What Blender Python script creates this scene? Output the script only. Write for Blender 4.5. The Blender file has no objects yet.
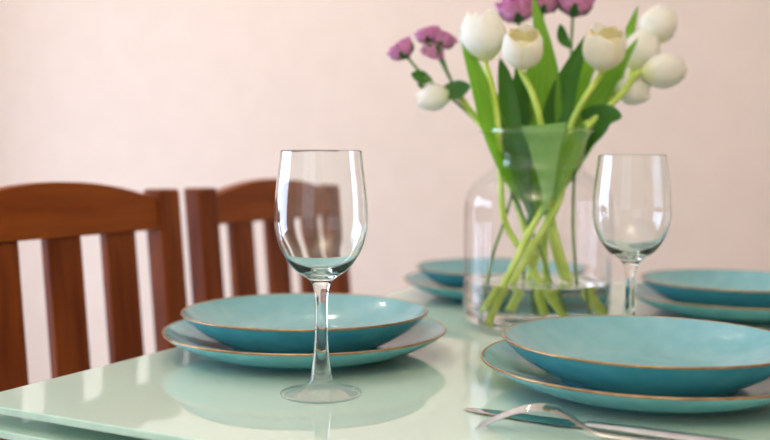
import bpy, math, random
from mathutils import Vector, Matrix
random.seed(7)
scn = bpy.context.scene
COL = scn.collection
TZ = 0.76                       # height of the table top
YAW = math.radians(-27.18)      # the room, table and chairs are turned by this about z
RM = Matrix.Rotation(YAW, 4, 'Z')

# ------------------------------------------------------------------ camera
cam_d = bpy.data.cameras.new('camera'); cam = bpy.data.objects.new('camera', cam_d); COL.objects.link(cam)
cam_d.sensor_width = 36; cam_d.lens = 958.46 / 770 * 36
cam.matrix_world = (Matrix.Translation((0, 0, TZ + 0.2029)) @ Matrix.Rotation(math.radians(90 - 3.1455), 4, 'X')
                    @ Matrix.Rotation(math.radians(0.2476), 4, 'Z'))
cam_d.dof.use_dof = True; cam_d.dof.focus_distance = 0.86; cam_d.dof.aperture_fstop = 3.2
cam_d.clip_start = 0.02
scn.camera = cam

# ------------------------------------------------------------------ world, light, exposure
w = bpy.data.worlds.new('world'); scn.world = w; w.use_nodes = True
w.node_tree.nodes['Background'].inputs[0].default_value = (0.80, 0.88, 1.0, 1)
w.node_tree.nodes['Background'].inputs[1].default_value = 1.0
vs = scn.view_settings
vs.view_transform = 'Standard'; vs.look = 'None'; vs.exposure = 0.0; vs.gamma = 1.0; vs.use_curve_mapping = False
scn.cycles.use_denoising = True
scn.cycles.max_bounces = 14; scn.cycles.transmission_bounces = 14; scn.cycles.glossy_bounces = 6
scn.cycles.diffuse_bounces = 5; scn.cycles.transparent_max_bounces = 16
scn.cycles.sample_clamp_indirect = 12.0


def area(name, loc, target, sx, sy, power, col):
    l = bpy.data.lights.new(name, 'AREA'); l.shape = 'RECTANGLE'; l.size = sx; l.size_y = sy; l.energy = power; l.color = col
    o = bpy.data.objects.new(name, l); COL.objects.link(o)
    p = RM @ Vector(loc); t = RM @ Vector(target)
    o.location = p; o.rotation_euler = (t - p).to_track_quat('-Z', 'Y').to_euler()
    return o


# daylight entering by the glazed door in the left wall; an unseen window is added behind the camera as soft fill
area('daylight_door', (-3.08, 0.35, 0.95), (0, 0.35, 0.8), 2.1, 1.75, 104, (0.60, 0.73, 1.0))
area('window_fill', (-0.55, -2.45, 1.5), (-0.55, 0, 1.45), 1.9, 1.4, 6, (0.85, 0.92, 1.0))
# added warm fill behind the camera, bounced off the ceiling for soft top light
bounce_fill = area('ceiling_bounce_fill', (0.25, -1.1, 1.80), (0.25, -1.1, 3.0), 0.26, 0.26, 62, (1.0, 0.85, 0.60))


# ------------------------------------------------------------------ materials
def mat(name, col, rough=0.5, metal=0.0, spec=0.5, **kw):
    m = bpy.data.materials.new(name); m.use_nodes = True
    b = m.node_tree.nodes['Principled BSDF']
    b.inputs['Base Color'].default_value = (*col, 1); b.inputs['Roughness'].default_value = rough
    b.inputs['Metallic'].default_value = metal; b.inputs['Specular IOR Level'].default_value = spec
    for k, v in kw.items():
        b.inputs[k.replace('_', ' ')].default_value = v
    return m


def noisy(m, c1, c2, scale=(5, 5, 5), noise=4.0, detail=4, lo=0.35, hi=0.65, bump=0.0, coord='Object'):
    nt = m.node_tree; N = nt.nodes; L = nt.links; b = N['Principled BSDF']
    tc = N.new('ShaderNodeTexCoord'); mp = N.new('ShaderNodeMapping'); mp.inputs['Scale'].default_value = scale
    tx = N.new('ShaderNodeTexNoise'); tx.inputs['Scale'].default_value = noise; tx.inputs['Detail'].default_value = detail
    cr = N.new('ShaderNodeValToRGB'); cr.color_ramp.elements[0].position = lo; cr.color_ramp.elements[1].position = hi
    cr.color_ramp.elements[0].color = (*c1, 1); cr.color_ramp.elements[1].color = (*c2, 1)
    L.new(tc.outputs[coord], mp.inputs[0]); L.new(mp.outputs[0], tx.inputs['Vector'])
    L.new(tx.outputs['Fac'], cr.inputs[0]); L.new(cr.outputs[0], b.inputs['Base Color'])
    if bump:
        bp = N.new('ShaderNodeBump'); bp.inputs['Strength'].default_value = bump; bp.inputs['Distance'].default_value = 0.002
        L.new(tx.outputs['Fac'], bp.inputs['Height']); L.new(bp.outputs[0], b.inputs['Normal'])
    return m


M = {}
M['wall'] = noisy(mat('plaster', (0.55, 0.46, 0.39), 0.85, spec=0.2), (0.680, 0.565, 0.470), (0.70, 0.583, 0.488), (1, 1, 1), 14, bump=0.05)
M['wall_white'] = noisy(mat('white_plaster', (0.8, 0.78, 0.76), 0.85, spec=0.2), (0.80, 0.78, 0.76), (0.83, 0.81, 0.79), (1, 1, 1), 14)
M['ceiling'] = noisy(mat('ceiling_paint', (0.85, 0.84, 0.82), 0.9, spec=0.1), (0.84, 0.83, 0.81), (0.87, 0.86, 0.84), (1, 1, 1), 9)
M['floor'] = noisy(mat('floor_wood', (0.3, 0.2, 0.12), 0.35), (0.20, 0.12, 0.07), (0.32, 0.20, 0.12), (8, 0.8, 1), 4, bump=0.1)
M['trim'] = noisy(mat('trim_paint', (0.8, 0.8, 0.8), 0.4), (0.78, 0.77, 0.76), (0.82, 0.81, 0.80), (1, 1, 1), 6)
M['wood'] = noisy(mat('chair_wood', (0.12, 0.04, 0.015), 0.42, spec=0.15), (0.12, 0.022, 0.002), (0.26, 0.062, 0.009), (16, 16, 1.6), 3.2, 6, 0.3, 0.75, bump=0.12)
M['wood_rail'] = noisy(mat('chair_rail_wood', (0.12, 0.04, 0.015), 0.42, spec=0.15), (0.20, 0.040, 0.003), (0.33, 0.085, 0.011), (16, 1.6, 16), 3.2, 6, 0.3, 0.75, bump=0.12)
M['top'] = noisy(mat('lacquered_glass', (0.6, 0.75, 0.66), 0.02, spec=0.55), (0.55, 0.71, 0.615), (0.565, 0.725, 0.63), (1, 1, 1), 2)
M['top_edge'] = noisy(mat('glass_edge', (0.4, 0.72, 0.6), 0.1), (0.46, 0.70, 0.60), (0.52, 0.76, 0.66), (30, 30, 30), 2)
M['leaf_top'] = noisy(mat('lower_glass', (0.4, 0.52, 0.42), 0.03), (0.54, 0.73, 0.60), (0.56, 0.75, 0.62), (1, 1, 1), 2)
M['steel'] = noisy(mat('table_metal', (0.6, 0.6, 0.6), 0.3, 1.0), (0.55, 0.55, 0.56), (0.62, 0.62, 0.63), (1, 1, 1), 5)
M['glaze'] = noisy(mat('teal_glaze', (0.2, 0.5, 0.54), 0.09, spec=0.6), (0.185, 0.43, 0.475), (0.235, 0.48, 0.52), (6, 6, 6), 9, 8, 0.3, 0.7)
M['glaze_shaded'] = noisy(mat('shaded_teal_glaze', (0.05, 0.3, 0.36), 0.12, spec=0.6), (0.045, 0.30, 0.365), (0.07, 0.36, 0.42), (6, 6, 6), 7, 8, 0.3, 0.7)  # same teal glaze, darkened in the colour for shade on the outsides
M['glaze_bounce'] = noisy(mat('bounce_lit_teal_glaze', (0.1, 0.42, 0.47), 0.1, spec=0.6), (0.10, 0.42, 0.47), (0.15, 0.49, 0.53), (6, 6, 6), 7, 8, 0.3, 0.7)  # same teal glaze, plate underside tone lightened for bounce off the table
M['rim'] = noisy(mat('bronze_rim', (0.45, 0.27, 0.12), 0.28, 0.6), (0.28, 0.17, 0.08), (0.44, 0.30, 0.16), (25, 25, 25), 3, 6, 0.3, 0.7)
M['clay'] = noisy(mat('bare_clay', (0.5, 0.4, 0.3), 0.8), (0.45, 0.36, 0.28), (0.55, 0.45, 0.35), (20, 20, 20), 3)
M['cutlery'] = noisy(mat('polished_steel', (0.7, 0.68, 0.66), 0.04, 1.0), (0.52, 0.50, 0.48), (0.62, 0.60, 0.58), (20, 20, 20), 3)


def glass(name, ior, col=(1, 1, 1), clear=0.5):
    """clear glass; part of the light passes straight through, as it does in a thin wall"""
    m = bpy.data.materials.new(name); m.use_nodes = True; nt = m.node_tree
    nt.nodes.remove(nt.nodes['Principled BSDF'])
    g = nt.nodes.new('ShaderNodeBsdfGlass'); g.inputs['IOR'].default_value = ior
    g.inputs['Roughness'].default_value = 0.0; g.inputs['Color'].default_value = (*col, 1)
    tr = nt.nodes.new('ShaderNodeBsdfTransparent'); mx = nt.nodes.new('ShaderNodeMixShader'); mx.inputs[0].default_value = clear
    gl = nt.nodes.new('ShaderNodeBsdfGlossy'); gl.inputs['Roughness'].default_value = 0.0
    fr = nt.nodes.new('ShaderNodeFresnel'); fr.inputs['IOR'].default_value = 1.6; m2 = nt.nodes.new('ShaderNodeMixShader')
    geo = nt.nodes.new('ShaderNodeNewGeometry'); gn = nt.nodes.new('ShaderNodeMath'); gn.operation = 'MULTIPLY'
    iv = nt.nodes.new('ShaderNodeMath'); iv.operation = 'SUBTRACT'; iv.inputs[0].default_value = 1.0
    nt.links.new(geo.outputs['Backfacing'], iv.inputs[1])
    nt.links.new(fr.outputs[0], gn.inputs[0]); nt.links.new(iv.outputs[0], gn.inputs[1])
    nt.links.new(gn.outputs[0], m2.inputs[0]); nt.links.new(tr.outputs[0], m2.inputs[1]); nt.links.new(gl.outputs[0], m2.inputs[2])
    nt.links.new(g.outputs[0], mx.inputs[1]); nt.links.new(m2.outputs[0], mx.inputs[2])
    nt.links.new(mx.outputs[0], nt.nodes['Material Output'].inputs[0])
    return m


M['glass'] = glass('clear_glass', 1.45, (0.99, 1.0, 0.995), 0.0)
M['vase_glass'] = glass('vase_glass', 1.45, (0.99, 1.0, 0.99), 1.0)
M['water'] = glass('water', 1.33, (1, 1, 1), 0.0)
M['foot_glass'] = glass('foot_glass', 1.45, (0.99, 1.0, 0.995), 0.5)


def thin(name, c1, c2, scale, trans, rough=0.5, lo=0.3, hi=0.7, noise=3, weight=0.3, uvramp=None):
    """petals and leaves: a diffuse/glossy sheet that lets some light through"""
    m = noisy(mat(name, c1, rough, spec=0.35), c1, c2, scale, noise, 4, lo, hi, coord='UV')
    nt = m.node_tree; N = nt.nodes; L = nt.links; b = N['Principled BSDF']
    src = b.inputs['Base Color'].links[0].from_socket
    if uvramp:                                     # natural colour change from the base to the tip of a petal or leaf
        tc = N.new('ShaderNodeTexCoord'); sp = N.new('ShaderNodeSeparateXYZ'); L.new(tc.outputs['UV'], sp.inputs[0])
        cr = N.new('ShaderNodeValToRGB'); cr.color_ramp.elements[0].color = (*uvramp[0], 1); cr.color_ramp.elements[1].color = (1, 1, 1, 1)
        cr.color_ramp.elements[0].position = uvramp[1]; cr.color_ramp.elements[1].position = uvramp[2]
        L.new(sp.outputs['Y'], cr.inputs[0])
        mx = N.new('ShaderNodeMixRGB'); mx.blend_type = 'MULTIPLY'; mx.inputs[0].default_value = 1
        L.new(src, mx.inputs[1]); L.new(cr.outputs[0], mx.inputs[2]); src = mx.outputs[0]
        L.new(src, b.inputs['Base Color'])
    t = N.new('ShaderNodeBsdfTranslucent'); mix = N.new('ShaderNodeMixShader'); mix.inputs[0].default_value = weight
    mt = N.new('ShaderNodeMixRGB'); mt.blend_type = 'MULTIPLY'; mt.inputs[0].default_value = 1
    L.new(src, mt.inputs[1]); mt.inputs[2].default_value = (*trans, 1); L.new(mt.outputs[0], t.inputs[0])
    L.new(b.outputs[0], mix.inputs[1]); L.new(t.outputs[0], mix.inputs[2])
    L.new(mix.outputs[0], N['Material Output'].inputs[0])
    return m


M['white_petal'] = thin('white_petal', (0.93, 0.925, 0.87), (0.97, 0.965, 0.93), (14, 1, 1), (1.0, 0.99, 0.92), 0.5, weight=0.42, uvramp=((0.86, 0.90, 0.50), 0.0, 0.3))
M['yellow_petal'] = thin('inner_petal', (0.93, 0.88, 0.62), (0.95, 0.91, 0.70), (14, 1, 1), (1.0, 0.95, 0.7), 0.5, weight=0.42)
M['purple_petal'] = thin('purple_petal', (0.56, 0.15, 0.38), (0.90, 0.52, 0.72), (5, 2, 1), (1.0, 0.7, 1.0), 0.55, weight=0.35, uvramp=((0.9, 0.75, 0.9), 0.0, 0.5))
M['leaf'] = thin('tulip_leaf', (0.07, 0.24, 0.015), (0.26, 0.52, 0.06), (22, 1.2, 1), (1.3, 1.3, 0.5), 0.38, weight=0.35)
M['leaf_deep'] = thin('deep_green_leaf', (0.02, 0.10, 0.012), (0.07, 0.22, 0.025), (22, 1.2, 1), (1.3, 1.3, 0.5), 0.36, weight=0.3)
M['leaf_pale'] = thin('pale_leaf', (0.24, 0.50, 0.16), (0.36, 0.62, 0.24), (22, 1.2, 1), (1.2, 1.2, 0.6), 0.38, weight=0.4)
M['leaf_dark'] = thin('rose_leaf', (0.03, 0.12, 0.02), (0.06, 0.19, 0.03), (8, 8, 1), (1.3, 1.3, 0.5), 0.4, weight=0.25)
M['stem'] = noisy(mat('tulip_stem', (0.3, 0.5, 0.08), 0.4, Subsurface_Weight=0.1), (0.42, 0.62, 0.07), (0.64, 0.80, 0.17), (9, 9, 9), 4)
M['stem_dark'] = noisy(mat('thin_stem', (0.12, 0.25, 0.04), 0.45), (0.08, 0.20, 0.03), (0.17, 0.30, 0.06), (14, 14, 14), 4)


def emis(name, col, s):
    m = bpy.data.materials.new(name); m.use_nodes = True
    b = m.node_tree.nodes['Principled BSDF']
    b.inputs['Emission Color'].default_value = (*col, 1); b.inputs['Emission Strength'].default_value = s
    return m


# ------------------------------------------------------------------ mesh helpers
def link(name, verts, faces, mats, parent=None, smooth=True, fm=None, uvs=None, origin=None, auto=None):
    me = bpy.data.meshes.new(name)
    o0 = Vector(origin) if origin is not None else Vector((0, 0, 0))
    me.from_pydata([tuple(Vector(v) - o0) for v in verts], [], faces)
    for m in (mats if isinstance(mats, (list, tuple)) else [mats]):
        me.materials.append(m)
    for i, p in enumerate(me.polygons):
        p.use_smooth = smooth
        if fm: p.material_index = fm[i]
    if uvs:
        ul = me.uv_layers.new(name='UVMap')
        for p in me.polygons:
            for li in p.loop_indices:
                ul.data[li].uv = uvs[me.loops[li].vertex_index]
    me.update()
    if auto is not None:
        me.set_sharp_from_angle(angle=math.radians(auto))
    o = bpy.data.objects.new(name, me); COL.objects.link(o)
    if parent is not None: o.parent = parent
    return o


def tag(o, label=None, cat=None, group=None, kind=None):
    if label: o['label'] = label
    if cat: o['category'] = cat
    if group: o['group'] = group
    if kind: o['kind'] = kind
    return o


def thing(name, label, cat, loc, rz=0.0, group=None):
    o = bpy.data.objects.new(name, None); COL.objects.link(o); o.empty_display_size = 0.02
    o.location = loc; o.rotation_euler = (0, 0, rz)
    return tag(o, label, cat, group)


def copy_thing(o, loc, rz, label):
    r = o.copy(); COL.objects.link(r); r.location = loc; r.rotation_euler = (0, 0, rz); r['label'] = label
    for ch in list(o.children):
        c = ch.copy(); COL.objects.link(c); c.parent = r
        for g in list(ch.children):
            d = g.copy(); COL.objects.link(d); d.parent = c
    return r


def bevel(o, width, seg=3, auto=40):
    m = o.modifiers.new('bevel', 'BEVEL'); m.width = width; m.segments = seg; m.limit_method = 'ANGLE'; m.angle_limit = math.radians(30)
    return o


def box_vf(x0, x1, y0, y1, z0, z1):
    v = [(x0, y0, z0), (x1, y0, z0), (x1, y1, z0), (x0, y1, z0), (x0, y0, z1), (x1, y0, z1), (x1, y1, z1), (x0, y1, z1)]
    f = [(0, 3, 2, 1), (4, 5, 6, 7), (0, 1, 5, 4), (1, 2, 6, 5), (2, 3, 7, 6), (3, 0, 4, 7)]
    return v, f


def catmull(P, n):
    P = [Vector(p) for p in P]
    Q = [P[0] * 2 - P[1]] + P + [P[-1] * 2 - P[-2]]
    out = []
    for i in range(1, len(Q) - 2):
        a, b, c, d = Q[i - 1:i + 3]
        for k in range(n):
            t = k / n
            out.append(0.5 * ((2 * b) + (c - a) * t + (2 * a - 5 * b + 4 * c - d) * t * t + (3 * b - a - 3 * c + d) * t ** 3))
    out.append(P[-1])
    return out


def smooth_profile(P, n=6):
    return [(max(0.0, v.x), v.z) for v in catmull([(r, 0, z) for r, z in P], n)]


def lathe(name, prof, m, parent=None, seg=96, close=False, auto=None):
    """prof: list of (r, z), outside going up is counter-clockwise; r == 0 closes to a pole"""
    v, f, rings = [], [], []
    for r, z in prof:
        if r < 1e-7:
            rings.append([len(v)]); v.append((0, 0, z))
        else:
            rings.append(list(range(len(v), len(v) + seg)))
            v += [(r * math.cos(2 * math.pi * i / seg), r * math.sin(2 * math.pi * i / seg), z) for i in range(seg)]
    pairs = list(zip(rings, rings[1:])) + ([(rings[-1], rings[0])] if close else [])
    for a, b in pairs:
        for i in range(seg):
            j = (i + 1) % seg
            if len(a) == 1 and len(b) == 1: break
            if len(a) == 1: f.append((a[0], b[j], b[i]))
            elif len(b) == 1: f.append((a[i], a[j], b[0]))
            else: f.append((a[i], a[j], b[j], b[i]))
    return link(name, v, f, m, parent, auto=auto)


def tube(name, path, rad, m, parent=None, origin=None, seg=10, n=8, squash=None):
    P = catmull(path, n); R = rad if callable(rad) else (lambda t: rad)
    v, f = [], []
    up = Vector((0.3, 1, 0.1))
    for i, p in enumerate(P):
        t = (P[min(i + 1, len(P) - 1)] - P[max(i - 1, 0)]).normalized()
        a = t.cross(up).normalized(); b = t.cross(a).normalized()
        r = R(i / (len(P) - 1))
        for k in range(seg):
            an = 2 * math.pi * k / seg
            v.append(p + a * (r * math.cos(an)) + b * (r * math.sin(an)))
    for i in range(len(P) - 1):
        for k in range(seg):
            j = (k + 1) % seg
            f.append((i * seg + k, i * seg + j, (i + 1) * seg + j, (i + 1) * seg + k))
    f.append(tuple(range(seg - 1, -1, -1))); f.append(tuple(range((len(P) - 1) * seg, len(P) * seg)))
    return link(name, v, f, m, parent, origin=origin)


# ------------------------------------------------------------------ room shell (local frame: x across the table, y along it)
def room_obj(name, parts, m, label=None, **kw):
    v, f = [], []
    for b in parts:
        vv, ff = box_vf(*b); k = len(v); v += vv; f += [tuple(i + k for i in q) for q in ff]
    o = link(name, v, f, m, None, smooth=False); o.rotation_euler = (0, 0, YAW); o['kind'] = 'structure'
    return o


X0, X1, Y0, Y1, ZC = -3.0, 2.2, -2.4, 2.3, 2.6
room_obj('floor', [(X0 - .1, X1 + .1, Y0 - .1, Y1 + .1, -0.1, 0)], M['floor'])
room_obj('ceiling', [(X0 - .1, X1 + .1, Y0 - .1, Y1 + .1, ZC, ZC + .1)], M['ceiling'])
room_obj('wall_back', [(X0 - .1, X1 + .1, Y1, Y1 + .1, 0, ZC)], M['wall'])
room_obj('wall_right', [(X1, X1 + .1, Y0, Y1, 0, ZC)], M['wall'])
DY0, DY1, DZ = -0.75, 1.45, 2.05
room_obj('wall_left', [(X0 - .1, X0, Y0, DY0, 0, ZC), (X0 - .1, X0, DY1, Y1, 0, ZC), (X0 - .1, X0, DY0, DY1, DZ, ZC)], M['wall_white'])
WX0, WX1, WZ0, WZ1 = -1.5, 0.4, 0.8, 2.2
room_obj('wall_front', [(X0, WX0, Y0 - .1, Y0, 0, ZC), (WX1, X1, Y0 - .1, Y0, 0, ZC), (WX0, WX1, Y0 - .1, Y0, 0, WZ0), (WX0, WX1, Y0 - .1, Y0, WZ1, ZC)], M['wall_white'])
room_obj('baseboard_back', [(X0, X1, Y1 - .015, Y1, 0, .08)], M['trim'])
room_obj('baseboard_right', [(X1 - .015, X1, Y0, Y1 - .015, 0, .08)], M['trim'])
ym = (DY0 + DY1) / 2
room_obj('door_1', [(X0 - .08, X0 - .03, a, a + .06, 0, DZ) for a in (DY0, ym - .03, DY1 - .06)]
         + [(X0 - .08, X0 - .03, DY0, DY1, 0, .08), (X0 - .08, X0 - .03, DY0, DY1, DZ - .06, DZ)], M['trim'])
xm = (WX0 + WX1) / 2
room_obj('fill_window_1', [(a, a + .05, Y0 - .08, Y0 - .03, WZ0, WZ1) for a in (WX0, xm - .025, WX1 - .05)]
         + [(WX0, WX1, Y0 - .08, Y0 - .03, WZ0, WZ0 + .05), (WX0, WX1, Y0 - .08, Y0 - .03, WZ1 - .05, WZ1)], M['trim'])  # frame of the unseen window added for fill light

# ceiling lamps
bulb_m = emis('lamp_glow', (1.0, 0.80, 0.58), 210.0)


def ceiling_lamp(lx, ly, label):
    p = RM @ Vector((lx, ly, ZC))
    t = thing('ceiling_lamp', label, 'lamp', p, 0, 'ceiling lamps')
    lathe('ceiling_plate', [(0, 0), (.05, 0), (.05, -.02), (.012, -.025), (.008, -.18), (0, -.18)][::-1], M['steel'], t, 32, auto=40)
    lathe('glass_bulb', smooth_profile([(0, -.245), (.02, -.241), (.031, -.226), (.032, -.212), (.025, -.195), (.013, -.18), (0, -.178)], 4), bulb_m, t, 32)


ceiling_lamp(-1.25, 1.60, 'glowing round ceiling lamp closer to the dining table')
ceiling_lamp(-1.95, 1.20, 'glowing round ceiling lamp closer to the glazed door')

p = RM @ Vector((0.25, -1.1, 0))
t = thing('fill_floor_lamp', 'tall metal uplighter floor lamp added unseen behind the camera for soft fill light', 'floor lamp', p, YAW)  # unseen lamp added to carry the ceiling fill
lathe('base', [(0, 0), (.14, 0), (.14, .015), (.02, .03), (0, .03)], M['steel'], t, 48, auto=40)
lathe('pole', [(0, .03), (.013, .03), (.013, 1.62), (0, 1.62)], M['steel'], t, 24, auto=40)
lathe('lamp_shade', [(.013, 1.60), (.10, 1.66), (.20, 1.79), (.197, 1.795), (.098, 1.668), (0, 1.63)], M['steel'], t, 48)

# ------------------------------------------------------------------ dining table
TCX, TCY, TWX, TWY = -0.366, 1.149, 0.66, 1.175
tl = RM @ Vector((TCX, TCY, 0))
table = thing('dining_table', 'pale mint green glass-topped extending dining table set for four', 'table', (tl.x, tl.y, 0), YAW)


def slab(name, hx, hy, z0, z1, rc, mats, parent, shift=0.0):
    pts = []
    for cx, cy, a0 in ((hx - rc, hy - rc, 0), (-hx + rc, hy - rc, 90), (-hx + rc, -hy + rc, 180), (hx - rc, -hy + rc, 270)):
        for k in range(7):
            a = math.radians(a0 + 15 * k); pts.append((cx + rc * math.cos(a), cy + shift + rc * math.sin(a)))
    n = len(pts); e = 0.0008
    v, f, fm = [], [], []
    import itertools
    for ins, z in ((e, z1), (0, z1 - e), (0, z0 + e), (e, z0)):
        for x, y in pts:
            d = math.hypot(x, y - shift); v.append((x - ins * x / d, y - ins * (y - shift) / d, z))
    f.append(tuple(range(n))); fm.append(0)
    for r in range(3):
        for i in range(n):
            j = (i + 1) % n
            f.append((r * n + j, r * n + i, (r + 1) * n + i, (r + 1) * n + j)); fm.append(1)
    f.append(tuple(range(4 * n - 1, 3 * n - 1, -1))); fm.append(1)
    return link(name, v, f, mats, parent, smooth=False, fm=fm)


HX, HY = TWX / 2, TWY / 2
slab('tabletop', HX, HY, TZ - .0065, TZ, .012, [M['top'], M['top_edge']], table)
lo = slab('extension_leaf', HX, HY, TZ - .027, TZ - .0205, .012, [M['leaf_top'], M['top_edge']], table)
lo['label'] = 'lower mint glass extension leaf'
v, f = [], []
for b in [(-HX + .08, HX - .08, -HY + .035, -HY + .06, TZ - .085, TZ - .0275), (-HX + .08, HX - .08, HY - .06, HY - .035, TZ - .085, TZ - .0275),
          (-HX + .04, -HX + .065, -HY + .073, HY - .073, TZ - .085, TZ - .0275), (HX - .065, HX - .04, -HY + .073, HY - .073, TZ - .085, TZ - .0275)]:
    vv, ff = box_vf(*b); k = len(v); v += vv; f += [tuple(i + k for i in q) for q in ff]
link('table_frame', v, f, M['steel'], table, smooth=False)
for sx in (-1, 1):
    for sy in (-1, 1):
        cx, cy = sx * (HX - .055), sy * (HY - .048)
        vv, ff = box_vf(cx - .025, cx + .025, cy - .025, cy + .025, 0.0, TZ - .0275)
        bevel(link('leg', vv, ff, M['steel'], table, smooth=False), .004)
for sx in (-1, 1):
    for sy in (-1, 1):
        o = lathe('spacer', [(0, 0), (.012, 0), (.012, .014), (0, .014)], M['steel'], table, 24, auto=40)
        o.location = (sx * (HX - .15), sy * (HY - .17), TZ - .0205)


# ------------------------------------------------------------------ chairs (local frame: -x is behind the sitter's back, y across, seat towards +x)
def prism(name, outline, x0, x1, m, parent, lean, bev=.004):
    """outline: (y, z) polygon; swept from x0 to x1, sheared backwards with height above the seat"""
    n = len(outline)
    sh = lambda z: -lean * max(0.0, z - 0.47)
    v = [(x1 + sh(z), y, z) for y, z in outline] + [(x0 + sh(z), y, z) for y, z in outline]
    f = [tuple(range(n)), tuple(range(2 * n - 1, n - 1, -1))] + [((i + 1) % n, i, n + i, n + (i + 1) % n) for i in range(n)]
    o = link(name, v, f, m, parent, smooth=False)
    if bev: bevel(o, bev)
    return o


LEAN = 0.085
W2 = 0.2225
def make_chair(loc, label):
    c = thing('dining_chair', label, 'chair', loc, YAW, 'wooden slat-back dining chairs')
    ztop = TZ + .170
    for s in (-1, 1):
        y0, y1 = sorted((s * W2, s * (W2 - .045)))
        o = prism('back_post', [(y0, 0), (y1, 0), (y1, .30), (y1, .47), (y1, .7), (y1, ztop), (y0, ztop), (y0, .7), (y0, .47), (y0, .30)], -.034, .0, M['wood'], c, LEAN, .005)
    # arched top rail
    yi = W2 - .045
    top = [(yi * math.cos(a), TZ + .157 + .0255 * (1 - (math.cos(a)) ** 2) ** 1.0) for a in [math.pi * k / 24 for k in range(25)]]
    ol = [(-yi, TZ + .112), (yi, TZ + .112)] + top
    prism('top_rail', ol, -.028, -.006, M['wood_rail'], c, LEAN, .003)
    sw, g = .057, (2 * yi - 3 * .057) / 4
    for k in range(3):
        a = -yi + g + k * (sw + g)
        prism('slat', [(a, .50), (a + sw, .50), (a + sw, .7), (a + sw, TZ + .116), (a, TZ + .116), (a, .7)], -.024, -.010, M['wood'], c, LEAN, .002)
    prism('lower_back_rail', [(-yi, .445), (yi, .445), (yi, .505), (-yi, .505)], -.03, -.004, M['wood_rail'], c, LEAN, .003)
    # seat: a slightly dished board
    v, f = [], []
    nx, ny = 14, 14
    for lay in (0, 1):
        for i in range(nx + 1):
            for j in range(ny + 1):
                u, w_ = i / nx, j / ny * 2 - 1
                x = .0 + .41 * u; hw = W2; y = w_ * hw
                d = .008 * math.sin(math.pi * u) * (1 - w_ * w_)
                v.append((x, y, (.475 - d) if lay == 0 else .448))
    st = (nx + 1) * (ny + 1)
    for i in range(nx):
        for j in range(ny):
            a = i * (ny + 1) + j
            f.append((a, a + ny + 1, a + ny + 2, a + 1)); f.append((st + a, st + a + 1, st + a + ny + 2, st + a + ny + 1))
    ring = [i * (ny + 1) for i in range(nx + 1)] + [nx * (ny + 1) + j for j in range(1, ny + 1)] + [i * (ny + 1) + ny for i in range(nx - 1, -1, -1)] + [j for j in range(ny - 1, 0, -1)]
    for a, b in zip(ring, ring[1:] + ring[:1]): f.append((a, st + a, st + b, b))
    bevel(link('seat', v, f, M['wood_rail'], c, smooth=False), .005)
    for s in (-1, 1):
        y = s * (W2 - .025)
        vv, ff = box_vf(.355, .395, y - .02, y + .02, 0, .449)
        bevel(link('front_leg', vv, ff, M['wood'], c, smooth=False), .004)
        vv, ff = box_vf(-.01, .36, y - .01, y + .01, .20, .235)
        bevel(link('side_stretcher', vv, ff, M['wood'], c, smooth=False), .003)
    return c


BX = -0.696 - 0.22 + LEAN * (TZ + .15 - .47)
p = RM @ Vector((BX, 0.901, 0)); q = RM @ Vector((BX, 1.392, 0))
chair = make_chair((p.x, p.y, 0), 'wooden slat-back dining chair nearer the camera, at the mint table corner')
copy_thing(chair, (q.x, q.y, 0), YAW, 'second wooden slat-back dining chair, partly behind the front wine glass')

# ------------------------------------------------------------------ plates and bowls
RP, HP, RB, HB = .1527, .0285, .1334, .0483


def make_dish(kind, label, cat, loc, group, outer, inner, ring_r, under):
    """outer: underside profile (centre to rim), inner: upper profile (rim to centre)"""
    t = thing(kind, label, cat, loc, 0, group)
    o_s, i_s = smooth_profile(outer, 8), smooth_profile(inner, 8)
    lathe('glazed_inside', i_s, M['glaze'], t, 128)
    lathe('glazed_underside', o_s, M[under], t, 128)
    ro, zo = o_s[-1]; ri, zi = i_s[0]
    rr = math.hypot(ro - ri, zo - zi) / 2
    cx, cz = (ro + ri) / 2, (zo + zi) / 2
    r = rr * 1.12; n = 12
    # rim bead drawn from the underside edge over the lip to the inner edge
    lathe('bronze_rim', [(cx + r * math.cos(a), cz + r * math.sin(a)) for a in [2 * math.pi * k / n for k in range(n)]], M['rim'], t, 128, close=True)
    lathe('foot_ring', [(ring_r - .004, .0035), (ring_r - .003, 0), (ring_r + .001, 0), (ring_r + .003, .0045)], M['glaze_shaded'], t, 96, auto=50)
    return t


def T(x, y, z): return (x, y, TZ + z)


PL = (-0.0857, 1.0346); PR = (0.2415, 0.8702); PA = (0.182, 1.5017); PB = (0.4939, 1.3352)
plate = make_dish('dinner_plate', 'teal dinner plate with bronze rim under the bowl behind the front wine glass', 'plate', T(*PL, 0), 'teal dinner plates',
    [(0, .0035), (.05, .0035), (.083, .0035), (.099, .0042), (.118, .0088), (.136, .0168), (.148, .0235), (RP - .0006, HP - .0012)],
    [(RP - .0022, HP + .0005), (.146, .0262), (.132, .0195), (.113, .0130), (.095, .0088), (.08, .0078), (.05, .0076), (0, .0076)], .085, 'glaze_bounce')
bz = .0082
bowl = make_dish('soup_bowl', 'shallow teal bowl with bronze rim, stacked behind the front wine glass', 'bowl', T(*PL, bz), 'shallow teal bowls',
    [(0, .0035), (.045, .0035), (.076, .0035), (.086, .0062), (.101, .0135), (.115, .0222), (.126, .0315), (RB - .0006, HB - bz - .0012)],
    [(RB - .0024, HB - bz + .0002), (.1225, .0318), (.111, .0232), (.097, .0152), (.083, .0102), (.065, .0080), (.04, .0076), (0, .0076)], .078, 'glaze_shaded')
copy_thing(plate, T(*PR, 0), 1.0, 'teal dinner plate with bronze rim beside the knife and fork')
copy_thing(bowl, T(*PR, bz), 1.0, 'shallow teal bowl nearest the camera, on the plate beside the cutlery')
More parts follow.
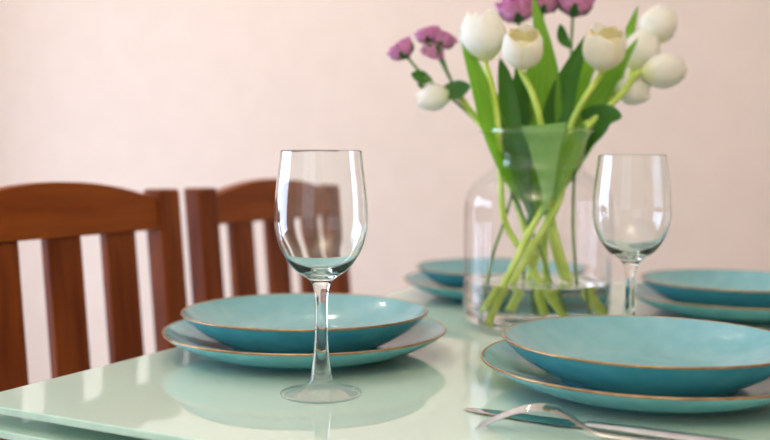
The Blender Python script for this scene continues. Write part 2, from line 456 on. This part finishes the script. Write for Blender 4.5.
copy_thing(plate, T(*PA, 0), 2.0, 'teal dinner plate at the far end, behind the flower vase')
copy_thing(bowl, T(*PA, bz), 2.0, 'shallow teal bowl at the far end, behind the flower vase')
copy_thing(plate, T(*PB, 0), 3.0, 'teal dinner plate at the far end, behind the rear wine glass')
copy_thing(bowl, T(*PB, bz), 3.0, 'shallow teal bowl at the far end, behind the rear wine glass')


# ------------------------------------------------------------------ wine glasses
def make_glass(loc, label):
    t = thing('wine_glass', label, 'wine glass', loc, 0, 'stemmed wine glasses')
    foot = [(0, .0012), (.02, .0008), (.033, .0), (.0355, .0003), (.0364, .0016), (.0355, .0026), (.028, .0042), (.018, .0072), (.0125, .0105), (.0102, .0145), (.0090, .0190)]
    stem = [(.0090, .0190), (.0076, .030), (.0062, .045), (.0055, .062), (.0056, .080), (.0063, .092), (.0080, .0995)]
    out = [(.0080, .0995), (.0125, .1045), (.0215, .1105), (.0295, .1190), (.0362, .1310), (.0401, .1440), (.0416, .1560), (.0410, .1720), (.0395, .188), (.0375, .204), (.0359, .2166)]
    th = .0011
    inn = [(.0357, .2172), (.0352, .2170), (.0350, .2164), (.0364, .204), (.0384, .188), (.0399, .172), (.0405, .156), (.0390, .1443), (.0350, .1322), (.0283, .1210), (.0190, .1135), (.0095, .1085), (0, .1072)]
    lathe('foot', smooth_profile(foot, 5), M['foot_glass'], t, 96)
    lathe('stem', smooth_profile(stem, 5), M['glass'], t, 96)
    lathe('bowl', smooth_profile(out, 6) + smooth_profile(inn, 6), M['glass'], t, 96)
    return t


g = make_glass(T(-0.0564, 0.8466, 0), 'clear stemmed wine glass standing in front, before the stacked bowl and chairs')
copy_thing(g, T(0.2665, 1.035, 0), 0.5, 'clear stemmed wine glass beside the flower vase, behind the nearest bowl')

# ------------------------------------------------------------------ vase and water
VX, VY = 0.191, 1.2025
vase = thing('flower_vase', 'clear glass vase with a flared neck holding tulips and water', 'vase', T(VX, VY, 0))
vo = [(0, 0), (.05, 0), (.082, .0005), (.0900, .004), (.0923, .011), (.0925, .03), (.0925, .09), (.0923, .150), (.0900, .168), (.0820, .183), (.0695, .1935), (.0590, .2010), (.0560, .2090), (.0570, .221), (.0615, .234), (.0670, .2430), (.0696, .2461)]
vi = [(.0686, .2468), (.0665, .2452), (.0645, .2430), (.0588, .235), (.0542, .2215), (.0530, .2090), (.0560, .1990), (.0670, .1910), (.0795, .1805), (.0873, .1660), (.0895, .1490), (.0897, .09), (.0897, .03), (.0890, .018), (.084, .0112), (.07, .0100), (0, .0100)]
lathe('vase_body', smooth_profile(vo, 6) + smooth_profile(vi, 6), M['vase_glass'], vase, 128)
WZ = .0625
lathe('lip', [(.0704 + .0021 * math.cos(a), .2482 + .0021 * math.sin(a)) for a in [2 * math.pi * k / 12 for k in range(12)]], M['glass'], vase, 128, close=True)
wo = smooth_profile([(0, .0096), (.07, .0096), (.0844, .0108), (.0894, .018), (.0901, .03), (.0901, WZ - .001)], 5)
water = thing('vase_water', 'clear shallow water in the bottom of the glass vase', 'water', T(VX, VY, 0))
tag(lathe('water_body', wo + [(.0895, WZ - .0006), (.086, WZ - .0012), (.08, WZ - .0014), (0, WZ - .0014)], M['water'], water, 128, auto=60))


# ------------------------------------------------------------------ flowers
def clampw(p):
    x, y, z = p
    z = max(z, .0135)
    if z < .235:                                   # stay inside the vase
        lim = .083 if z < .165 else (.049 if z > .19 else .083 - (z - .165) / .025 * .034)
        if z > .212: lim = .049 + (z - .212) / .023 * .008
        if z < .03: lim = .078
        d = math.hypot(x - VX, y - VY)
        if d > lim: x = VX + (x - VX) * lim / d; y = VY + (y - VY) * lim / d
    return Vector((x, y, TZ + z))


def petal(cx, ax, R, H, phi, spread, open_, ruffle, m, parent, origin, tip=0.0, name='petal', inner=1.0):
    """one cupped petal round the axis ax standing on cx"""
    ax = Vector(ax).normalized(); e = ax.orthogonal().normalized(); g_ = ax.cross(e)
    nt_, nu = 12, 8
    v, f, uv = [], [], []
    for i in range(nt_ + 1):
        t = i / nt_
        wdt = math.sin(math.pi * min(1, (t * .86 + .10))) ** .55 if t < 1 else 0.22
        wdt = max(.16, min(1, (t / .18 + .35))) * (1 - max(0, (t - .74) / .26) ** 3.0 * .72)
        rr = R * (.22 + .78 * math.sin(min(1.0, t / .50) * math.pi / 2) ** .9) if t < .5 else R * (1 - (1 - open_) * ((t - .5) / .5) ** 1.8)
        for j in range(nu + 1):
            u = j / nu * 2 - 1
            a = phi + u * spread * wdt
            r2 = rr * inner * (1 + .03 * math.cos(3 * a) + ruffle * math.sin(9 * u + phi * 5) * t * t) + .0012 * math.cos(u * 2.2)
            z = H * (t * (1.0) - .05 * u * u * t) + ruffle * H * .6 * math.cos(7 * u + phi) * t * t
            v.append(Vector(cx) + ax * z + (e * math.cos(a) + g_ * math.sin(a)) * (r2 + tip * t * t * R))
            uv.append((j / nu, t))
    for i in range(nt_):
        for j in range(nu):
            a = i * (nu + 1) + j; f.append((a, a + 1, a + nu + 2, a + nu + 1))
    return link(name, v, f, m, parent, origin=origin, uvs=uv)


def leaf(path, width, parent, origin, m, facing=(0, -1, 0.1), fold=.35, power=.8, base=.35, twist=0.0, n=8, name='leaf', wave=.0, point=1.0):
    P = catmull(path, n); N = len(P) - 1
    v, f, uv = [], [], []
    nu = 8; fc = Vector(facing).normalized()
    for i, p in enumerate(P):
        s = i / N
        t = (P[min(i + 1, N)] - P[max(i - 1, 0)]).normalized()
        side = t.cross(fc).normalized()
        nrm = side.cross(t).normalized()
        if twist: side = (side * math.cos(twist * s) + nrm * math.sin(twist * s)); nrm = side.cross(t).normalized()
        wd = width / 2 * max(base * (1 - s), math.sin(math.pi * min(1, max(0, s * point))) ** power if s < 1 else 0) if callable(width) is False else width(s) / 2
        wd = max(wd, .0004)
        for j in range(nu + 1):
            u = j / nu * 2 - 1
            v.append(p + side * (u * wd) + nrm * (-fold * wd * (1 - abs(u)) + wave * math.sin(s * 14 + u * 2) * abs(u) * wd))
            uv.append((j / nu, s))
    for i in range(N):
        for j in range(nu):
            a = i * (nu + 1) + j; f.append((a, a + 1, a + nu + 2, a + nu + 1))
    return link(name, v, f, m, parent, origin=origin, uvs=uv)


def tulip(label, centre, ax, R, H, stem_pts, open_=.62, leaves=(), inner_m=None, rs=.0042, rot=0.3):
    ax = Vector(ax).normalized(); c = Vector(centre) + Vector((0, 0, TZ)); base = c - ax * H * .5
    pts = [base + ax * .003, base - ax * .006] + [clampw(p) for p in stem_pts]
    root = thing('tulip', label, 'flower', pts[-1], 0, 'white tulips')
    og = root.location
    tube('stem', pts, lambda t: rs * (.85 + .25 * t), M['stem'], root, og)
    for k in range(3):
        petal(base, ax, R * .93, H * .97, rot + math.pi / 3 + k * 2 * math.pi / 3, 1.05, open_, .0, inner_m or M['white_petal'], root, og, name='petal')
    for k in range(3):
        petal(base, ax, R, H, rot + k * 2 * math.pi / 3, 1.12, open_ * 1.05, .012, M['white_petal'], root, og, name='petal')
    if open_ > .7:
        st = thing('tmp', None, None, (0, 0, 0)); bpy.data.objects.remove(st)
        tube('pistil', [base, base + ax * H * .5], .0025, M['leaf_pale'], root, og)
    for L in leaves:
        leaf([Vector((a, b, c_ + TZ)) if c_ > .235 else clampw((a, b, c_)) for a, b, c_ in L['p']], L.get('w', .03), root, og, L.get('m', M['leaf']),
             L.get('f', (0, -1, .1)), L.get('fold', .35), L.get('pow', .75), L.get('base', .4), L.get('tw', 0), wave=L.get('wave', .04))
    return root


def purple(label, blooms, stem_pts, leaves=(), rs=.0019):
    b0 = blooms[0]; c0 = Vector(b0[0]) + Vector((0, 0, TZ)); a0 = Vector(b0[1]).normalized()
    pts = [c0 - a0 * b0[2] * .7] + [clampw(p) for p in stem_pts]
    root = thing('purple_flower', label, 'flower', pts[-1], 0, 'small purple flowers')
    og = root.location
    tube('stem', pts, rs, M['stem_dark'], root, og, seg=8)
    for bi, (c, a, R) in enumerate(blooms):
        c = Vector(c) + Vector((0, 0, TZ)); a = Vector(a).normalized(); base = c - a * R * .8
        if bi:
            j = pts[min(2, len(pts) - 1)]
            tube('branch', [base, base.lerp(j, .45) + Vector((0, 0, -.004)), j], rs * .8, M['stem_dark'], root, og, seg=8)
        # petals in three whorls make one bloom
        V, F, U = [], [], []
        for wh, (cnt, rr, hh, op) in enumerate(((6, 1.0, 1.35, 1.05), (5, .78, 1.5, .95), (4, .5, 1.55, .8))):
            for k in range(cnt):
                o = petal(base, a, R * rr, R * hh, k * 2 * math.pi / cnt + wh * .5, .72 + .2 * wh, op, .09, M['purple_petal'], root, og, tip=.12)
                me = o.data; k0 = len(V)
                V += [tuple(x.co) for x in me.vertices]; F += [tuple(i + k0 for i in q.vertices) for q in me.polygons]
                uvm = {}
                for q in me.polygons:
                    for li in q.loop_indices: uvm[me.loops[li].vertex_index] = tuple(me.uv_layers[0].data[li].uv)
                U += [uvm[i] for i in range(len(me.vertices))]
                bpy.data.objects.remove(o); bpy.data.meshes.remove(me)
        link('bloom', V, F, M['purple_petal'], root, uvs=U)
        V, F = [], []
        ee = a.orthogonal().normalized(); gg = a.cross(ee)
        for k in range(5):
            an = k * 2 * math.pi / 5; d = ee * math.cos(an) + gg * math.sin(an); sd = a.cross(d)
            k0 = len(V)
            for (x, y, z_) in ((.1, -.12, -.05), (.1, .12, -.05), (.85, .34, .25), (.85, -.34, .25), (1.22, .10, .85), (1.22, -.10, .85)):
                V.append(base + d * (x * R) + sd * (y * R) + a * (z_ * R) - og)
            F += [(k0, k0 + 1, k0 + 2, k0 + 3), (k0 + 3, k0 + 2, k0 + 4, k0 + 5)]
        link('sepals', V, F, M['leaf_dark'], root)
    for L in leaves:
        leaf([Vector((x, y, z + TZ)) for x, y, z in L['p']], L.get('w', .016), root, og, M['leaf_dark'], L.get('f', (0, -1, .3)), .2, L.get('pow', .7), .15, wave=.08)
    return root


LP = M['leaf_pale']
tulip('large white tulip at the bouquet front, beside the purple blooms, upright and closed', (0.1188, 1.1700, 0.3621), (-.10, -.12, 1), .0280, .060,
      [(0.1322, 1.1750, 0.2915), (0.1394, 1.1800, 0.2431), (0.1374, 1.1900, 0.1977), (0.1492, 1.1900, 0.1357), (0.1799, 1.2000, 0.0874), (0.2173, 1.2000, 0.0192)], .55,
      [dict(p=[(0.1885, 1.1800, 0.1487), (0.1597, 1.1800, 0.1880), (0.1326, 1.1750, 0.2514), (0.1145, 1.1700, 0.3031), ((0.0893, 1.1650, 0.3684))], w=.031, f=(.2, -1, .1)),
       dict(p=[(0.1835, 1.1700, 0.1333), (0.1662, 1.1650, 0.1883), (0.1559, 1.1750, 0.2430), (0.1473, 1.1800, 0.3041), (0.1396, 1.1800, 0.3369)], w=.026, m=M['leaf_deep'])], rot=.2)
tulip('small white tulip with open cup tilted to the camera, front and centre', (0.1619, 1.1400, 0.3418), (-.05, -.75, 1), .0238, .048,
      [(0.1759, 1.1500, 0.2898), (0.1875, 1.1600, 0.2559), (0.1972, 1.1700, 0.1981), (0.2090, 1.1900, 0.1322), (0.2390, 1.2100, 0.0485), (0.2556, 1.2200, 0.0137)], .80,
      [dict(p=[(0.1959, 1.2100, 0.1436), (0.1977, 1.2100, 0.2004), (0.2015, 1.2000, 0.2565), (0.1989, 1.1900, 0.3236), (0.1804, 1.1900, 0.4186)], w=.036, fold=.25),
       dict(p=[(0.1816, 1.2000, 0.1503), (0.1710, 1.2000, 0.2003), (0.1667, 1.2100, 0.2568), (0.1701, 1.2200, 0.3013), (0.1659, 1.2200, 0.3365)], w=.028, m=M['leaf_deep'])], M['yellow_petal'], rot=.5)
tulip('white tulip with open cup on a bright slanting stem, above the rear wine glass', (0.2597, 1.1500, 0.3434), (.0, -.6, 1), .0252, .052,
      [(0.2411, 1.1650, 0.2876), (0.2279, 1.1880, 0.2524), (0.2214, 1.1950, 0.1981), (0.2130, 1.1800, 0.1587), (0.1817, 1.1800, 0.1042), (0.1466, 1.1700, 0.0421), (0.1317, 1.1650, 0.0045)], .78,
      [dict(p=[(0.2043, 1.2000, 0.1454), (0.2086, 1.2000, 0.1980), (0.2118, 1.1950, 0.2563), (0.2226, 1.1900, 0.3053), (0.2477, 1.1850, 0.3683)], w=.038, f=(-.2, -1, .1), m=M['leaf_deep']),
       dict(p=[(0.2038, 1.1700, 0.1639), (0.2203, 1.1700, 0.2067), (0.2373, 1.1850, 0.2498), (0.2672, 1.1900, 0.2969), (0.3104, 1.1900, 0.3631)], w=.030, f=(.1, -1, .4))], M['yellow_petal'], rot=1.1)
tulip('topmost of the closed white tulips leaning out over the rear wine glass', (0.3528, 1.2500, 0.3867), (.45, 0, .8), .0235, .052,
      [(0.3140, 1.2400, 0.3227), (0.2620, 1.2200, 0.2538), (0.2330, 1.2100, 0.1980), (0.2068, 1.2000, 0.1441), (0.2240, 1.2200, 0.0754), (0.2504, 1.2200, 0.0189)], .45,
      [dict(p=[(0.2194, 1.2300, 0.1620), (0.2384, 1.2250, 0.2031), (0.2667, 1.2250, 0.2642), (0.2984, 1.2300, 0.3407), (0.3200, 1.2300, 0.4088)], w=.028)], rot=.1)
tulip('closed white tulip just below the topmost one, close to the open cup', (0.3223, 1.2200, 0.3497), (.3, .1, .9), .0235, .050,
      [(0.2854, 1.2150, 0.2952), (0.2464, 1.2050, 0.2444), (0.2242, 1.1900, 0.1981), (0.1846, 1.1700, 0.1394), (0.1475, 1.1600, 0.0667), (0.1138, 1.1600, 0.0262)], .5,
      [dict(p=[(0.2203, 1.2350, 0.1618), (0.2274, 1.2350, 0.2069), (0.2343, 1.2350, 0.2582), (0.2499, 1.2400, 0.3161), (0.2800, 1.2400, 0.3570)], w=.036)], rot=.9)
tulip('white tulip lying almost horizontal, farthest from the bouquet centre', (0.3403, 1.1800, 0.3220), (1, -.1, .12), .0210, .054,
      [(0.2858, 1.1850, 0.2893), (0.2530, 1.1900, 0.2575), (0.2334, 1.2000, 0.2068), (0.2085, 1.2100, 0.1436), (0.1919, 1.2200, 0.0829), (0.1723, 1.2300, 0.0222)], .45,
      [dict(p=[(0.2187, 1.2000, 0.1880), (0.2307, 1.2000, 0.2193), (0.2419, 1.1950, 0.2428), (0.2556, 1.1850, 0.2585), (0.2716, 1.1750, 0.2666), (0.2863, 1.1650, 0.2650)], w=.042, f=(0, -1, .25), base=.2, pow=.7, fold=.2, m=M['leaf_deep'])], rot=.4)
tulip('small white tulip drooping below the horizontal one', (0.3079, 1.2000, 0.3003), (.9, -.2, -.15), .0180, .044,
      [(0.2661, 1.1950, 0.2775), (0.2418, 1.1950, 0.2478), (0.2254, 1.2100, 0.1980), (0.2050, 1.2250, 0.1236), (0.2109, 1.2300, 0.0328)], .45,
      [dict(p=[(0.1981, 1.2250, 0.1557), (0.1885, 1.2250, 0.2067), (0.1802, 1.2250, 0.2575), (0.1842, 1.2300, 0.3085), (0.1976, 1.2300, 0.3529)], w=.030)], rot=1.3)
tulip('small greenish white tulip drooping low under the purple flowers', (0.0614, 1.2200, 0.2908), (-.95, -.1, -.2), .0165, .044,
      [(0.1045, 1.2200, 0.2784), (0.1322, 1.2150, 0.2405), (0.1510, 1.2100, 0.1977), (0.1772, 1.2100, 0.1245), (0.2017, 1.2200, 0.0187)], .4,
      [dict(p=[(0.1879, 1.1600, 0.1400), (0.1951, 1.1550, 0.1704), (0.1925, 1.1500, 0.2125), (0.1882, 1.1420, 0.2551)], w=lambda s: .002 + .052 * s ** 1.5, m=LP, fold=-.12, wave=.02),
       dict(p=[(0.2062, 1.2350, 0.1553), (0.1799, 1.2350, 0.1977), (0.1529, 1.2300, 0.2512), (0.1276, 1.2250, 0.2990), (0.1141, 1.2200, 0.3363)], w=.03)], rot=.6)

purple('single purple bloom reaching out farthest past the drooping tulip', [((0.0205, 1.2200, 0.3509), (-.6, -.15, .8), .0150)],
       [(0.0498, 1.2200, 0.3172), (0.0816, 1.2200, 0.2921), (0.1135, 1.2200, 0.2633), (0.1328, 1.2200, 0.2356), (0.1479, 1.2150, 0.1976), (0.1691, 1.2000, 0.1502), (0.1932, 1.1900, 0.1009), (0.2174, 1.1800, 0.0273)],
       [dict(p=[(0.0587, 1.2200, 0.3134), (0.0446, 1.2150, 0.3167), (0.0318, 1.2100, 0.3199)], w=.018), dict(p=[(0.0663, 1.2200, 0.3059), (0.0524, 1.2200, 0.3033), (0.0397, 1.2200, 0.3083)], w=.008),
        dict(p=[(0.0689, 1.2200, 0.3009), (0.0871, 1.2100, 0.3002), (0.1063, 1.2000, 0.3044)], w=.026)])
purple('spray of three purple blooms beside the large closed tulip', [((0.0541, 1.2400, 0.3725), (-.3, -.2, .9), .0135), ((0.0744, 1.2350, 0.3656), (.4, -.3, .8), .0132), ((0.0599, 1.2250, 0.3517), (-.2, .3, -.7), .0125)],
       [(0.0710, 1.2400, 0.3383), (0.0854, 1.2400, 0.3128), (0.1084, 1.2350, 0.2793), (0.1326, 1.2300, 0.2409), (0.1516, 1.2250, 0.1976), (0.1882, 1.2400, 0.1096), (0.1974, 1.2500, 0.0167)])
purple('large purple bloom at the top, between the two front tulips', [((0.1678, 1.2400, 0.4060), (-.2, -.35, .9), .0215)],
       [(0.1719, 1.2350, 0.3280), (0.1816, 1.2250, 0.2512), (0.1853, 1.2200, 0.1978), (0.1824, 1.2200, 0.1239), (0.1749, 1.2300, 0.0196)])
purple('purple bloom at the top, just behind the tall pointed leaf', [((0.2052, 1.2500, 0.4155), (.2, -.3, .9), .0165)],
       [(0.1991, 1.2450, 0.3291), (0.1803, 1.2250, 0.2511), (0.1681, 1.2150, 0.1977), (0.1480, 1.1900, 0.1357), (0.1301, 1.1700, 0.0876), (0.1144, 1.1650, 0.0143)])
purple('purple bloom with green sepals at the top, nearest the open-cupped slanting tulip', [((0.2420, 1.2400, 0.4127), (.15, -.2, 1), .0200)],
       [(0.2369, 1.2350, 0.3410), (0.2379, 1.2200, 0.2512), (0.2361, 1.2000, 0.1981), (0.2320, 1.1800, 0.1267), (0.2369, 1.1750, 0.0591), (0.2436, 1.1800, 0.0149)],
       [dict(p=[(0.2380, 1.2350, 0.3562), (0.2254, 1.2300, 0.3681), (0.2195, 1.2200, 0.3843)], w=.015)])


# ------------------------------------------------------------------ cutlery
def strip(name, sec, m, parent, frame, auto=50, sub=0):
    """sec: list of (s, half width, z centre, thickness); s runs along the tool"""
    v, f = [], []
    prof = [(-1, 0), (-.85, .5), (-.4, .85), (0, 1), (.4, .85), (.85, .5), (1, 0), (.85, -.5), (.4, -.7), (0, -.75), (-.4, -.7), (-.85, -.5)]
    n = len(prof)
    for s, hw, zc, th in sec:
        off = 0.0
        if isinstance(hw, tuple): hw, off = hw
        for a, b in prof: v.append(frame @ Vector((s, off + a * hw, zc + b * th / 2)))
    for i in range(len(sec) - 1):
        for k in range(n):
            j = (k + 1) % n; f.append((i * n + k, (i + 1) * n + k, (i + 1) * n + j, i * n + j))
    f.append(tuple(range(n))); f.append(tuple(range((len(sec)) * n - 1, (len(sec) - 1) * n - 1, -1)))
    return link(name, v, f, m, parent, auto=auto)


def interp(rows, n=6):
    """rows of equal-length tuples -> smooth rows"""
    k = len(rows[0]); out = []
    R = [rows[0]] + list(rows) + [rows[-1]]
    for i in range(1, len(R) - 2):
        for q_ in range(n):
            t = q_ / n
            out.append(tuple(.5 * ((2 * R[i][c]) + (R[i + 1][c] - R[i - 1][c]) * t + (2 * R[i - 1][c] - 5 * R[i][c] + 4 * R[i + 1][c] - R[i + 2][c]) * t * t
                                   + (3 * R[i][c] - R[i - 1][c] - 3 * R[i + 1][c] + R[i + 2][c]) * t ** 3) for c in range(k)))
    out.append(tuple(rows[-1])); return out


I4 = Matrix.Identity(4)
fork = thing('table_fork', 'steel fork lying face down with arched tines, in front of the knife', 'fork', T(0.0725, 0.7383, 0), math.radians(-18.5))
rows = interp([(.052, .0118, .0205, .0022), (.062, .0112, .0196, .0024), (.072, .0075, .0150, .0028), (.082, .0042, .0088, .0032), (.095, .0034, .0040, .0034), (.12, .0036, .0026, .0034), (.15, .0048, .0026, .0034), (.18, .0070, .0030, .0034), (.198, .0078, .0030, .0032), (.205, .0050, .0028, .0028), (.2065, .0010, .0026, .002)])
strip('handle', rows, M['cutlery'], fork, I4)
for k in range(4):
    off = -.0088 + k * .00587
    tr = interp([(.0, .0006, .0010, .0010), (.008, .0013, .0052, .0018), (.020, .0017, .0115, .0020), (.034, .0020, .0173, .0021), (.046, .0024, .0202, .0022), (.054, .0030, .0205, .0022)], 5)
    strip('tine', [(a, (b, off), c, d) for a, b, c, d in tr], M['cutlery'], fork, I4)
knife = thing('table_knife', 'steel table knife lying beside the fork, its handle under the plate edge', 'knife', T(0.0669, 0.7938, 0), math.radians(-31.0))
kb = interp([(.0, (.0006), .0014, .0008), (.006, .0045, .0014, .0012), (.02, .0082, .0015, .0013), (.05, .0098, .0017, .0015), (.085, .0100, .0019, .0018), (.10, .0080, .0022, .0026), (.108, .0045, .0028, .0044)], 5)
strip('blade', kb, M['cutlery'], knife, I4)
kh = interp([(.106, .0042, .0030, .0046), (.116, .0052, .0034, .0060), (.14, .0058, .0038, .0070), (.18, .0072, .0040, .0074), (.215, .0086, .0042, .0078), (.226, .0075, .0040, .0066), (.23, .0030, .0036, .003)], 5)
strip('handle', kh, M['cutlery'], knife, I4)
